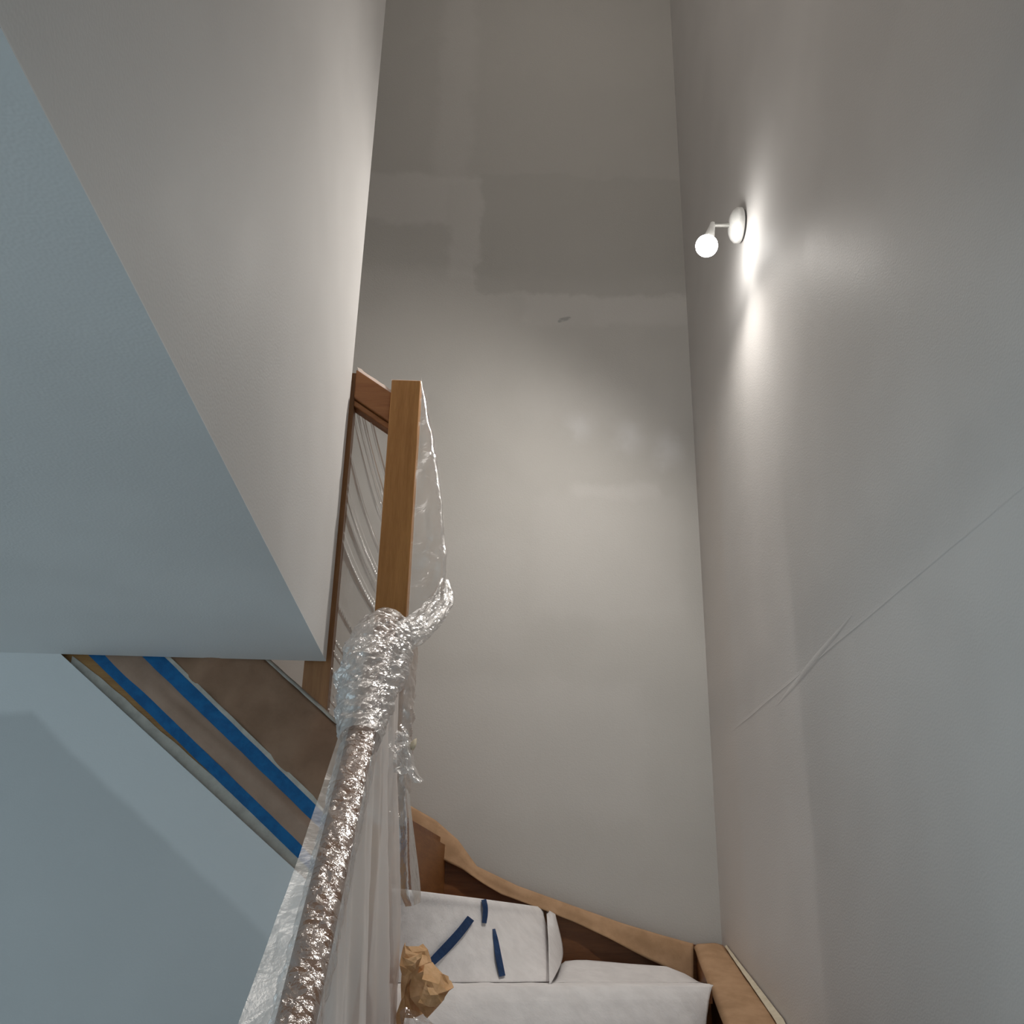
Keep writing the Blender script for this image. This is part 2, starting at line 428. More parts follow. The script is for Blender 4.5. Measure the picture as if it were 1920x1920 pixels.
part('back_stringer', prism(poly, (0, 0.037, 0)), M['stair'], stair)
# outer stringer of the upper flight (masked), between under-stair wall and newel
YF = 2.165
def sp(u, v): return py(u, v, YF)
lowA, lowB, topA, topB = sp(120, 1232), sp(570, 1646), sp(500, 1241), sp(648, 1375)
def along(a, b, x):
    return a + (b - a) * ((x - a.x) / (b.x - a.x))
XL, XN = -1.15, -0.237
poly = [along(lowA, lowB, XL), along(lowA, lowB, XN), along(topA, topB, XN), along(topA, topB, XL)]
part('outer_stringer', prism(poly, (0, 0.038, 0)), M['ochre'], stair)
# inner stringer of the lower flight
poly = [W(-0.20, 2.14, 0.06), W(-0.20, 2.14, -0.30), W(-0.20, 0.55, -1.49), W(-0.20, 0.45, -1.35)]
part('inner_stringer', prism(poly, (0.03, 0, 0)), M['stair'], stair)

# ------------------------------------------------------------------ banister
ban = thing('banister', (-0.2, 2.18, EYE - 0.55), 'beech newel post and handrails wrapped in clear plastic', 'banister')
NX0, NX1, NY0, NY1 = -0.235, -0.167, 2.145, 2.213
part('newel_post', box_mesh(NX0, NX1, NY0, NY1, EYE - 0.55, EYE + 1.236, 0.0025), M['newel'], ban)
def rail_x(zt0, zt1, y0, y1):
    a0, a1 = Vector((-0.320, 0, 0)), Vector((NX0 + 0.001, 0, 0))
    q = []
    s0, s1 = 1.268, 1.207
    return prism([W(-0.322, y0, s0 + zt0), W(NX0 + 0.001, y0, s1 + zt0), W(NX0 + 0.001, y0, s1 + zt1), W(-0.322, y0, s0 + zt1)], (0, y1 - y0, 0), 0.003)
ur = part('upper_handrail', rail_x(-0.078, 0.0, 2.156, 2.204), M['rail'], ban)
part('rail_fillet', rail_x(-0.096, -0.080, 2.161, 2.199), M['rail'], ur)
XRL = -0.203                                # centre of the lower rail
def zr(y): return -0.080 + 0.93 * (y - 1.345)
def rail_ring(y, rx, rz, n=20):
    return [Vector((XRL + rx * math.copysign(abs(math.cos(a)) ** 0.7, math.cos(a)), y, EYE + zr(y) + rz * math.copysign(abs(math.sin(a)) ** 0.7, math.sin(a)))) for a in [2 * math.pi * i / n for i in range(n)]]
def lr(s, t):
    y = 0.60 + (2.085 - 0.60) * t
    return rail_ring(y, 0.023, 0.028)[int(round(s * 20)) % 20]
part('lower_handrail', grid_mesh(lr, 20, 12, True), M['railY'], ban, True)
pb = [along(topA, topB, x) for x in (-0.378, -0.3215)]
part('wall_post', prism([Vector((-0.378, 2.166, pb[0].z + 0.001)), Vector((-0.3215, 2.166, pb[1].z + 0.001)), W(-0.3215, 2.166, 1.262), W(-0.378, 2.166, 1.262)], (0, 0.036, 0)), M['post'], ban)

# ------------------------------------------------------------------ masking of the outer stringer
def strip(ua, ub, jag, y, th, nx=60, seed=0.0, x0=-1.05, x1=-0.245):
    """band between two sloping lines ua (upper) and ub (lower) on the stringer face"""
    def fn(s, t):
        x = x0 + (x1 - x0) * t
        a, b = along(*ua, x), along(*ub, x)
        p = a * (1 - s) + b * s
        w = jag * noise.noise(Vector((x * 30 + seed, s * 5, seed)))
        return Vector((p.x, y + 0.0008 * noise.noise(Vector((x * 14, s * 3, seed))), p.z + w))
    return grid_mesh(fn, 3, nx)
def at_mid(o): return o
t1u, t1l = (sp(205, 1235), sp(582, 1600)), (sp(173, 1235), sp(572, 1622))
t2u, t2l = (sp(313, 1236), sp(607, 1524)), (sp(272, 1236), sp(597, 1550))
o = obj('masking_tape', strip(t1u, t1l, 0.0015, YF - 0.0032, 0, seed=3), M['bluetape'])
solid(tag(o, 'long blue masking tape strip on stringer, lower one beside grey wall edge', 'tape', 'blue tape strips on the stringer'), 0.0008)
o = obj('masking_tape', strip(t2u, t2l, 0.0015, YF - 0.0046, 0, seed=8), M['bluetape'])
solid(tag(o, 'long blue masking tape strip on stringer, upper one under wide brown sheet', 'tape', 'blue tape strips on the stringer'), 0.0008)
o = obj('beige_edge_tape', strip((t2u[0] + Vector((0.012, 0, 0)), t2u[1] + Vector((0.007, 0, 0.007))), t2u, 0.0008, YF - 0.0062, 0, seed=5), M['greytape'])
solid(tag(o, 'narrow beige tape edge just above the upper blue tape', 'tape'), 0.0006)
gl = (lowA, lowB)
gu = (sp(160, 1244), sp(392, 1450)); 
def gstrip(s, t):
    x = -0.865 + (-0.245 + 0.865) * t
    b = along(lowA, lowB, x); a = along(*t1l, x)
    f = lerp_table([(-0.865, 0.35), (-0.80, 0.55), (-0.66, 0.72), (-0.5, 1.06), (-0.24, 1.1)], x) + 0.06 * noise.noise(Vector((x * 25, 0, 0)))
    p = b + (a - b) * f * s
    return Vector((p.x, YF - 0.0018, p.z))
o = obj('grey_paint_strip', grid_mesh(gstrip, 2, 60), M['greytape'])
solid(tag(o, 'grey-beige painted tape strip along lower edge of upper stringer', 'tape'), 0.0006)
def sheet1(s, t):
    x = -1.05 + 0.80 * t
    a, b = along(*t2l, x) + Vector((0, 0, 0.008)), along(*t1u, x) - Vector((0, 0, 0.008))
    p = a * (1 - s) + b * s
    bul = 0.009 * math.sin(math.pi * s) * (0.6 + noise.noise(Vector((x * 9 + s * 1.5, s * 2, 1.0))))
    return Vector((p.x, YF - 0.0018 - max(0, bul) * 0.8, p.z))
o = obj('paper_sheet', grid_mesh(sheet1, 12, 90), M['greypaper'], smooth=True)
solid(tag(o, 'narrow brown masking paper between the two blue tapes', 'paper', 'masking paper on the stringer'), 0.0005)
def sheet2(s, t):
    x = -1.05 + 0.80 * t
    a, b = along(topA, topB, x) + Vector((0, 0, 0.003)), along(*t2u, x) + Vector((0, 0, -0.006))
    p = a * (1 - s) + b * s
    q = p.x * 1.0 + 0.35 * s * 0.2
    bul = 0.016 * math.sin(math.pi * s) ** 0.8 * (0.5 + 1.0 * noise.noise(Vector((q * 24 + 0.5 * s, s * 0.8, 4.0))))
    return Vector((p.x, YF - 0.0022 - max(0, bul), p.z))
o = obj('paper_sheet', grid_mesh(sheet2, 16, 110), M['kraft_dark'], smooth=True)
solid(tag(o, 'wide brown masking paper on stringer above the blue tapes', 'paper', 'masking paper on the stringer'), 0.0005)
def lip(s, t):
    x = -0.75 + 0.50 * t
    p = along(topA, topB, x)
    return Vector((p.x, YF - 0.006 + 0.012 * s, p.z + 0.001 + 0.010 * (1 - abs(2 * s - 1)) + 0.001 * noise.noise(Vector((x * 40, 0, 0)))))
o = obj('plastic_edge', grid_mesh(lip, 4, 60), M['greytape'], smooth=True)
solid(tag(o, 'pale folded sheeting edge along top of brown stringer paper', 'tape'), 0.0005)

# ------------------------------------------------------------------ brown paper on the wall-side stringers
bt = [(740, 1497), (763, 1507), (817, 1538), (859, 1575), (894, 1624), (971, 1661), (1068, 1696), (1164, 1730), (1240, 1753), (1298, 1769)]
bl = [(745, 1535), (775, 1559), (832, 1613), (867, 1630), (906, 1657), (940, 1677), (1017, 1705), (1079, 1730), (1145, 1761), (1202, 1792), (1249, 1814), (1303, 1843)]
def upx(tab, u):
    return Vector((u, lerp_table(tab, u), 0))
def bpap(s, t):
    u = 742 + (1300 - 742) * t
    a = lerp_table(bt, u); b = lerp_table(bl, u)
    v = a + (b - a) * s
    y = lerp_table([(0, YB - 0.041), (0.35, YB - 0.050), (0.7, YB - 0.054), (1, YB - 0.060)], s) - 0.006 * s * noise.noise(Vector((t * 9, s, 2))) 
    return py(u, v, y)
o = obj('paper_strip', grid_mesh(bpap, 10, 110), M['kraft'], smooth=True)
solid(tag(o, 'tan paper strip curving down the back wall above the stairs', 'paper', 'paper strips over wall stringers'), 0.0006)
def rpap(s, t):
    n = len(rs) - 3
    q = t * n; i = min(int(q), n - 1); f = q - i
    a = Vector(rs[i]) * (1 - f) + Vector(rs[i + 1]) * f
    xw = XR - 0.006
    x = (a.x - 0.006) + (xw - a.x + 0.006) * s
    wv = 0.003 * noise.noise(Vector((t * 7, s * 2, 0)))
    zz = a.z + 0.004 + 0.004 * math.sin(math.pi * s) + wv - (0.006 if s == 0 else 0)
    # the last centimetres lie against the wall
    return W(x, a.y, zz)
o = obj('paper_strip', grid_mesh(rpap, 8, 60), M['kraft'], smooth=True)
solid(tag(o, 'straight tan paper strip beside right wall at the bottom', 'paper', 'paper strips over wall stringers'), 0.0006)
def ctape(s, t):
    y = 2.99 - (2.99 - 2.30) * t
    z = lerp_table([(r[1], r[2]) for r in rs[::-1]], y)
    w = lerp_table([(0, 0.004), (0.45, 0.012), (1, 0.022)], t)
    return W(XR - 0.004 - w * (1 - s), y, z + 0.0105 + 0.004 * s + 0.001 * noise.noise(Vector((y * 30, s, 0))))
o = obj('masking_tape', grid_mesh(ctape, 2, 50), M['cream'])
solid(tag(o, 'thin cream masking tape between tan paper strip and right wall', 'tape'), 0.0006)

# ------------------------------------------------------------------ white cover paper on the steps
def wr(p, a=0.004, s=16.0, seed=0.0):
    return a * (0.6 * N(p, s, seed) + 0.5 * ridge(p, s * 2.3, seed + 3) * 0.5)
topl = [(735, 1665), (762, 1668), (900, 1685), (1017, 1701), (1041, 1713)]
def riser_cover(s, t):
    u = 735 + (1026 - 735) * s
    vt = lerp_table(topl, u)
    a = pz(u, vt, Z1 + 0.002)
    ub = 735 + (1031 - 735) * s
    b = pz(ub, lerp_table([(735, 1843), (1031, 1841)], ub), Z0 + 0.004)
    q = t
    if q < 0.10:                                    # back over the nosing
        f = (0.10 - q) / 0.10
        p = a + Vector((-0.02 * f, 0.07 * f, -0.002 * f))
        return p
    f = (q - 0.10) / 0.90
    p = a.lerp(b, f)
    yk = a.y + (b.y - a.y) * (f ** 1.35)
    r = ray(960, 960)
    # keep sheet hanging under the nosing, then running out on the tread below
    sc = (yk / p.y)
    p = Vector((p.x * sc, yk, EYE + (p.z - EYE) * sc)) if False else p
    d = wr(p, 0.0045, 14, 1.0) * min(1, f * 4)
    return p + Vector((0.4 * d, -d - 0.010 * math.exp(-((f - 0.06) / 0.06) ** 2), 0.3 * d))
o = obj('cover_paper', grid_mesh(riser_cover, 70, 50), M['tissue'], smooth=True)
solid(tag(o, 'white protective paper over upper winder step, marked with blue tapes', 'paper', 'white paper on the steps'), 0.0005)
fold = [[pz(1024, 1703, Z1), py(1028, 1760, 2.78), py(1029, 1805, 2.62), pz(1030, 1846, Z0 + 0.004)],
        [py(1033, 1709, 2.98), py(1041, 1765, 2.86), py(1040, 1806, 2.70), pz(1031, 1846, Z0 + 0.004)],
        [py(1041, 1714, 2.99), py(1055, 1773, 2.95), py(1052, 1806, 2.86), pz(1032, 1846, Z0 + 0.004)]]
o = obj('cover_paper', ctrl_sheet(fold, 16, 12), M['tissue'], smooth=True)
solid(tag(o, 'white paper side fold at right end of taped step cover', 'paper', 'white paper on the steps'), 0.0005)
ft = [(1032, 1838), (1046, 1812), (1060, 1802), (1080, 1800), (1100, 1800), (1180, 1807), (1250, 1812), (1285, 1826), (1318, 1846)]
def upturn(s, t):
    u = 1031 + (1318 - 1031) * s
    b = pz(u, 1842 - 4 * math.sin(math.pi * s) * 0.3, Z0 + 0.003)
    a = py(u, lerp_table(ft, u), 2.955)
    f = t
    p = b.lerp(a, f)
    p.y = b.y + (a.y - b.y) * (f ** 0.75)
    rr = ray(0, 0)
    d = wr(p, 0.004, 12, 5.0) * math.sin(math.pi * f)
    # stays on its own sloping path
    v = 1842 + (lerp_table(ft, u) - 1842) * f
    q = py(u, v, p.y)
    return q + Vector((0, -abs(d), d * 0.5))
o = obj('cover_paper', grid_mesh(upturn, 50, 16), M['tissue'], smooth=True)
solid(tag(o, 'white paper turned up against back wall below tan strip', 'paper', 'white paper on the steps'), 0.0005)
def tread_cover(s, t):
    a = Vector((-0.185, 2.172, 0)).lerp(Vector((0.552, 2.597, 0)), s)
    back = Vector((0.03, 0.30, 0)) * (0.7 + 0.3 * math.sin(min(1.0, s * 1.3) * math.pi / 2))
    prof = [(1.0, Z0 + 0.001), (0.5, Z0 + 0.0025), (0.12, Z0 + 0.003), (0.03, Z0 + 0.0035), (-0.03, Z0 + 0.001), (-0.07, Z0 - 0.009), (-0.12, Z0 - 0.025), (-0.19, Z0 - 0.06), (-0.25, Z0 - 0.10), (-0.33, Z0 - 0.16)]
    n = len(prof) - 1
    q = t * n; i = min(int(q), n - 1); f = q - i
    k0 = prof[i][0] * (1 - f) + prof[i + 1][0] * f; z = prof[i][1] * (1 - f) + prof[i + 1][1] * f
    if k0 > 0: p = a + back * k0
    else: p = a + Vector((0.15 - 0.32 * s ** 6, -0.35, 0)) * (-k0)
    p = Vector((p.x, p.y, EYE + z))
    d = wr(p, 0.006, 11, 9.0)
    if k0 > 0: return p + Vector((0, 0, abs(d) * 0.7))
    return p + Vector((0, -abs(d), abs(d) * 0.3))
o = obj('cover_paper', grid_mesh(tread_cover, 90, 54), M['tissue'], smooth=True)
solid(tag(o, 'white protective paper over the lower step in front', 'paper', 'white paper on the steps'), 0.0005)
def on_riser(u, v, off):
    """point on the hanging white paper, lifted off by off"""
    s0 = None
    best = None
    for i in range(41):
        for j in range(41):
            p = riser_cover(i / 40, 0.1 + 0.9 * j / 40)
            q = ROT.transposed() @ (p - Vector((0, 0, EYE)))
            uu, vv = 960 - F * q.x / q.z, 960 + F * q.y / q.z
            e = (uu - u) ** 2 + (vv - v) ** 2
            if best is None or e < best[0]: best = (e, p)
    return py(u, v, best[1].y) + Vector((0.001, -off, 0))
def tape_on_riser(center, widths, off, label):
    L, Rr = [], []
    for i, (u, v) in enumerate(center):
        a = center[max(0, i - 1)]; b = center[min(len(center) - 1, i + 1)]
        dx, dy = b[0] - a[0], b[1] - a[1]; n = math.hypot(dx, dy); w = widths[i] / 2
        L.append(on_riser(u - dy / n * w, v + dx / n * w, off)); Rr.append(on_riser(u + dy / n * w, v - dx / n * w, off))
    o = obj('masking_tape', ctrl_sheet([L, Rr], 16, 2), M['navytape'])
    solid(tag(o, label, 'tape', 'navy tapes on the white step paper'), 0.0008)
tape_on_riser([(882, 1722), (862, 1748), (836, 1777), (812, 1801), (800, 1814)], [15, 16, 17, 15, 11], 0.010, 'diagonal navy tape on white step paper, pointing to crumpled brown paper')
tape_on_riser([(906, 1687), (909, 1700), (909, 1715), (907, 1731)], [9, 9, 9, 8], 0.012, 'short navy tape folded over top edge of white step')
tape_on_riser([(925, 1742), (929, 1765), (934, 1795), (941, 1830)], [5, 9, 11, 11], 0.010, 'steep navy tape on white step paper, rightmost of three')

# ------------------------------------------------------------------ crumpled brown paper beside the newel foot
def crumpled_ball(center, r, seed, squash, dent):
    bm = bmesh.new()
    bmesh.ops.create_icosphere(bm, subdivisions=2, radius=1.0)
    for v in bm.verts:
        n = v.co.normalized()
        p = n * 1.3 + Vector((seed, seed, 0))
        h = 1.0 + 0.55 * (crease(n, 1.6, seed) - 0.35) + 0.30 * N(n, 1.3, seed) + 0.22 * (crease(n, 3.2, seed + 2) - 0.3)
        if dent is not None:
            c = n.dot(dent.normalized())
            h *= 1.0 - 0.92 * max(0, (c - 0.5) / 0.5) ** 0.7
        v.co = Vector(center) + Vector((n.x * squash[0], n.y * squash[1], n.z * squash[2])) * r * h
    me = bpy.data.meshes.new('mesh'); bm.to_mesh(me); bm.free()
    return me
YK = 2.04
ck = py(803, 1852, YK)
kw = thing('crumpled_paper', (ck.x, ck.y, ck.z - 0.05), 'crumpled tan paper wad on lower step beside plastic drape', 'paper', 'crumpled paper by the newel foot')
part('core', crumpled_ball(ck, 0.040, 2.3, (0.95, 0.9, 1.05), Vector((-0.45, -0.8, 0.15))), M['wad'], kw)
def petal(rows, seed, nu=4, nv=4):
    R_ = [[py(u, v, y) for (u, v, y) in r] for r in rows]
    return ctrl_sheet(R_, nu, nv, lambda p, s, t: Vector((N(p, 40, seed), -abs(N(p, 35, seed + 4)) * 1.6, N(p, 40, seed + 8))) * 0.012)
for rows, sd in (
    ([[(800, 1808, 2.03), (815, 1812, 2.06), (834, 1829, 2.07)], [(790, 1835, 2.00), (818, 1838, 2.01), (838, 1836, 2.05)], [(800, 1850, 1.985), (822, 1858, 1.985), (853, 1850, 2.03)], [(812, 1872, 1.985), (828, 1880, 1.99), (835, 1868, 2.03)]], 1.0),
    ([[(795, 1842, 1.975), (806, 1845, 1.962), (816, 1850, 1.965)], [(792, 1862, 1.968), (803, 1866, 1.955), (818, 1870, 1.96)], [(786, 1880, 1.965), (803, 1886, 1.958), (820, 1888, 1.965)]], 9.0)):
    o = part('fold', petal(rows, sd), M['wad'], kw); solid(o, 0.0006)
kb = py(777, 1822, 2.08)
kw2 = thing('crumpled_paper', (kb.x, kb.y, kb.z - 0.06), 'folded tan paper wrapped round newel foot above the crumpled wad', 'paper', 'crumpled paper by the newel foot')
rows = [[(752, 1772, 2.10), (762, 1771, 2.075), (778, 1772, 2.07), (797, 1776, 2.10)], [(752, 1792, 2.08), (766, 1789, 2.06), (786, 1788, 2.07), (812, 1788, 2.11)],
        [(753, 1815, 2.06), (768, 1815, 2.045), (788, 1812, 2.05), (806, 1806, 2.10)], [(752, 1840, 2.06), (764, 1838, 2.05), (778, 1832, 2.05), (798, 1818, 2.09)], [(751, 1880, 2.06), (760, 1870, 2.055), (766, 1852, 2.05), (785, 1838, 2.08)], [(750, 1935, 2.06), (758, 1925, 2.05), (768, 1910, 2.05), (790, 1905, 2.08)]]
o = part('wrap', petal(rows, 13.0, 5, 8), M['wad'], kw2); solid(o, 0.0006)
rows = [[(754, 1792, 2.05), (772, 1789, 2.04), (793, 1787, 2.045)], [(756, 1812, 2.035), (775, 1808, 2.025), (796, 1798, 2.03)], [(757, 1832, 2.04), (772, 1824, 2.03), (788, 1814, 2.035)]]
o = part('fold', petal(rows, 17.0, 4, 3), M['wad'], kw2); solid(o, 0.0006)

# ------------------------------------------------------------------ plastic sheeting over the banister
ps = thing('plastic_sheeting', (-0.2, 2.0, EYE - 0.45), 'clear crinkled plastic sheeting wrapped and knotted round newel and handrail', 'plastic sheet')
def wrap(s, t):
    y = 0.62 + (2.02 - 0.62) * t
    a = 2 * math.pi * s
    ca, sa = math.cos(a), math.sin(a)
    loose = 0.5 + 0.5 * N(Vector((0, y, 0)), 5, 2)
    rx = 0.026 + 0.004 * loose; rz = 0.031 + 0.005 * loose
    p = Vector((XRL + rx * math.copysign(abs(ca) ** 0.8, ca), y, EYE + zr(y) + rz * math.copysign(abs(sa) ** 0.8, sa)))
    q = Vector((p.x * 1.2, p.y * 1.7 + 0.3 * p.x + 0.03 * N(p, 9, 3), p.z * 0.5 + 0.02 * N(p, 14, 5)))
    h = 0.0035 * (crease(q, 21, 1.0) - 0.35) + 0.0045 * ridge(q, 24, 4.0) * (0.4 + abs(N(p, 8, 2))) + 0.002 * ridge(q, 60, 6.0)
    nrm = Vector((ca, -0.15, sa)).normalized()
    return p + nrm * h
part('rail_wrap', grid_mesh(wrap, 56, 420, True), M['crinkle'], ps, False)
def flap(s, t):                                     # loose edge standing off the far side of the rail
    y = 0.62 + (2.02 - 0.62) * t
    w = lerp_table([(0.62, 0.055), (1.3, 0.042), (1.55, 0.024), (1.75, 0.014), (2.02, 0.006)], y) * (1 + 0.10 * N(Vector((0, y, 0)), 9, 7))
    p = Vector((XRL - 0.022 - w * s, y, EYE + zr(y) + 0.010 + 0.004 * s))
    q = Vector((p.x, p.y, 0))
    return p + Vector((0, 0, 0.0015 * ridge(q, 16, 3) * s))
part('loose_edge', grid_mesh(flap, 10, 160), M['edge'], ps, True)
def drape(side):
    def fn(s, t):                                   # s along rail (near to far), t downwards
        y = 0.66 + (2.10 - 0.66) * s
        ln = 0.80
        top = EYE + zr(y) - 0.004
        f = t
        ph = y * 31 + 2.6 * N(Vector((0, y, 0)), 3.5, 6 + side) + 1.0 * t * N(Vector((0, y, 0)), 2.0, 9)
        amp = (0.003 + 0.022 * min(1, t * 1.5)) * (0.5 + 0.9 * abs(N(Vector((0, y, t * 0.3)), 5, 1 + side)))
        x = XRL + side * (0.024 + 0.012 * t) + 0.02 * t + amp * math.sin(ph) + 0.0035 * math.sin(ph * 2.7 + 1)
        gather = 0.05 * (1 - min(1, (2.12 - y) / 0.4)) * 0
        p = Vector((x + gather, y + 0.018 * t * math.cos(ph * 0.7), top - ln * f))
        return p + Vector((0.0015 * ridge(p, 22, 3), 0, 0))
    return fn
part('hanging_drape', grid_mesh(drape(1), 260, 40), M['drape'], ps, True)
part('rear_drape', grid_mesh(drape(-1), 180, 30), M['drape'], ps, True)
# clear film edge that swings round the newel foot
rows = [[py(748, 1470, 2.12), py(762, 1478, 2.10), py(768, 1490, 2.13)], [py(748, 1540, 2.11), py(766, 1545, 2.085), py(775, 1552, 2.12)],
        [py(748, 1610, 2.10), py(768, 1615, 2.07), py(784, 1622, 2.12)], [py(750, 1670, 2.10), py(771, 1672, 2.06), py(789, 1674, 2.12)], [py(760, 1700, 2.10), py(776, 1698, 2.07), py(788, 1692, 2.12)]]
part('skirt', ctrl_sheet(rows, 20, 40, lambda p, s, t: Vector((0, -0.006 * ridge(p, 12, 6), 0))), M['film'], ps, True)
# knot round newel and rail end
kpath = [W(-0.204, 1.77, 0.318), W(-0.208, 1.85, 0.395), W(-0.210, 1.93, 0.470), W(-0.208, 2.02, 0.540), W(-0.205, 2.08, 0.592), W(-0.201, 2.11, 0.632)]
krad = [0.034, 0.046, 0.056, 0.060, 0.056, 0.036]
def tube_fn(path, rads, flat, hfn):
    n = len(rads) - 1
    def fn(s, t):
        c = spline(path, t); tg = (spline(path, min(1, t + 0.01)) - spline(path, max(0, t - 0.01))).normalized()
        u = Vector((1, 0, 0)); u = (u - tg * u.dot(tg)).normalized(); w = tg.cross(u)
        r = lerp_table([(i / n, v) for i, v in enumerate(rads)], t)
        a = 2 * math.pi * s
        d_ = u * math.cos(a) + w * math.sin(a) * flat
        p = c + d_ * r
        return p + d_.normalized() * hfn(p, s, t)
    return fn
def kh(p, s, t):
    q = Vector((p.x * 0.8 + p.z * 0.5, p.y * 1.1, p.z * 1.7 - p.x * 0.6))
    return (0.016 * (crease(q, 15, 3.0) - 0.3) + 0.007 * ridge(q, 30, 8.0) + 0.003 * ridge(q, 70, 5.0)) * (0.25 + 0.75 * math.sin(math.pi * t) ** 0.6)
part('knot', grid_mesh(tube_fn(kpath, krad, 0.95, kh), 100, 130, True), M['knot'], ps, False)
cpath = [W(-0.196, 2.165, 0.22), W(-0.197, 2.165, 0.34), W(-0.198, 2.165, 0.46), W(-0.198, 2.168, 0.53), W(-0.196, 2.172, 0.60)]
def ch(p, s, t):
    q = Vector((p.x, p.y, p.z * 0.8 + p.x * 0.9))
    return 0.012 * (crease(q, 18, 6.0) - 0.3) + 0.006 * ridge(q, 34, 2.0)
part('post_wrap', grid_mesh(tube_fn(cpath, [0.052, 0.054, 0.056, 0.056, 0.050], 1.0, ch), 90, 120, True), M['knot'], ps, False)
# twisted sash pulled across the post
path = [py(833, 1085, 2.185), py(826, 1125, 2.16), py(795, 1168, 2.12), py(745, 1200, 2.085), py(705, 1245, 2.075), py(675, 1290, 2.08), py(655, 1345, 2.10)]
rad = [0.003, 0.024, 0.030, 0.034, 0.036, 0.034, 0.022]
def sash(s, t):
    c = spline(path, t); c2 = spline(path, min(1, t + 0.01)); c1 = spline(path, max(0, t - 0.01))
    tg = (c2 - c1).normalized()
    u = tg.cross(Vector((0, -1, 0))).normalized(); w = tg.cross(u).normalized()
    r = lerp_table([(i / 6, v) for i, v in enumerate(rad)], t)
    a = 2 * math.pi * s + t * 3.0
    p = c + u * math.cos(2 * math.pi * s) * r + w * math.sin(2 * math.pi * s) * r * 0.55
    q = Vector((math.cos(a) * 0.05, math.sin(a) * 0.05, t * 0.16))
    h = 0.010 * (crease(q, 24, 5.0) - 0.3) + 0.004 * ridge(q, 50, 2)
    return p + (u * math.cos(2 * math.pi * s) + w * math.sin(2 * math.pi * s)) * h
part('sash', grid_mesh(sash, 44, 110, True), M['knot'], ps, False)
# billowing bag to the right of the post
sil = [(791, 724), (800, 760), (808, 800), (816, 850), (824, 905), (830, 955), (834, 1000), (837, 1050), (838, 1080), (834, 1115), (812, 1150), (790, 1172)]
silw = [py(u, v, 2.185) for u, v in sil]
def bag(s, t):
    tip = lin(silw, t)
    z = tip.z
    w = tip.x - (NX1 + 0.001)
    a = math.pi * s
    x = NX1 + 0.0015 + max(0.001, w) * (math.sin(a) ** 0.55)
    y = 2.180 - 0.034 * math.cos(a) - 0.018 * math.sin(a) * math.sin(t * math.pi)
    p = Vector((x, y, z))
    amp = min(1, w / 0.03)
    q = Vector((p.x * 1.5, p.y, p.z * 0.8))
    h = (0.012 * (crease(q, 15, 7.0) - 0.3) + 0.006 * ridge(q, 20, 1.0)) * amp
    if 0.4 < s < 0.6: h *= 0.5
    return p + Vector((0.5 * math.sin(a), -math.cos(a), 0)) * h * (1 if 0.02 < s < 0.98 else 0)
part('bag', grid_mesh(bag, 40, 120), M['film'], ps, True)
# stretched sheet between wall post and newel, pulled towards the knot
side_folds = [(random.uniform(-0.38, 0.10), random.uniform(0.0010, 0.0045), random.uniform(0.003, 0.008)) for i in range(26)]
def side(s, t):
    xl, xr = -0.321, NX0 - 0.0005
    x = xl + (xr - xl) * s
    zt = lerp_table([(xl, 1.166), (xr, 1.108)], x)
    zb = along(topA, topB, x).z - EYE + 0.012
    z = zt + (zb - zt) * t
    y = 2.182 - 0.030 * math.sin(math.pi * min(1, t)) * s - 0.02 * t * s
    c = x + 0.28 * z - 0.42 * (1.17 - z) ** 3 + 0.004 * N(Vector((x, 0, z)), 5, 2)
    h = 0.0
    for c0, wd, am in side_folds:
        h += am * math.exp(-abs(c - c0) / wd)
    h += 0.0012 * N(Vector((c, 0, z * 0.15)), 60, 5)
    return Vector((x, y - h, EYE + z))
part('side_sheet', grid_mesh(side, 110, 200), M['stretch'], ps, True)
# film lying on the upper rail and on top of the post
def cap(s, t):
    x = -0.321 + (NX0 + 0.321) * t
    z = 1.268 + (1.207 - 1.268) * t + 0.002 + 0.006 * abs(math.sin(math.pi * s)) + 0.004 * ridge(Vector((x, s * 0.03, 0)), 40, 1)
    return W(x, 2.152 + 0.056 * s, z)
part('rail_cap', grid_mesh(cap, 8, 30), M['drape'], ps, True)
def pcap(s, t):
    return W(NX0 - 0.001 + (NX1 - NX0 + 0.002) * s, NY0 + 0.004 + (NY1 - NY0) * t, 1.2375 + 0.003 * abs(N(Vector((s, t, 0)), 4, 2)))
part('post_cap', grid_mesh(pcap, 10, 10), M['drape'], ps, True)
# loose tail below the knot
rows = [[py(706, 1375, 2.06), py(732, 1368, 2.045), py(765, 1372, 2.06)], [py(716, 1405, 2.05), py(738, 1402, 2.03), py(768, 1400, 2.05)],
        [py(716, 1432, 2.045), py(742, 1436, 2.02), py(770, 1432, 2.045)], [py(726, 1444, 2.05), py(748, 1450, 2.02), py(776, 1452, 2.05)]]
tw = lambda p, s, t: Vector((0.008 * (crease(p, 34, 2) - 0.3), -0.020 * (crease(p, 38, 6) - 0.3), 0.006 * N(p, 50, 1)))
part('tail', ctrl_sheet(rows, 26, 26, tw), M['knot'], ps, False)
rows = [[py(752, 1380, 2.05), py(764, 1382, 2.03), py(772, 1390, 2.05)], [py(756, 1420, 2.05), py(768, 1424, 2.02), py(776, 1428, 2.05)],
        [py(760, 1448, 2.05), py(774, 1450, 2.02), py(786, 1450, 2.05)], [py(768, 1462, 2.05), py(784, 1468, 2.02), py(797, 1462, 2.05)]]
part('tail', ctrl_sheet(rows, 22, 26, tw), M['knot'], ps, False)
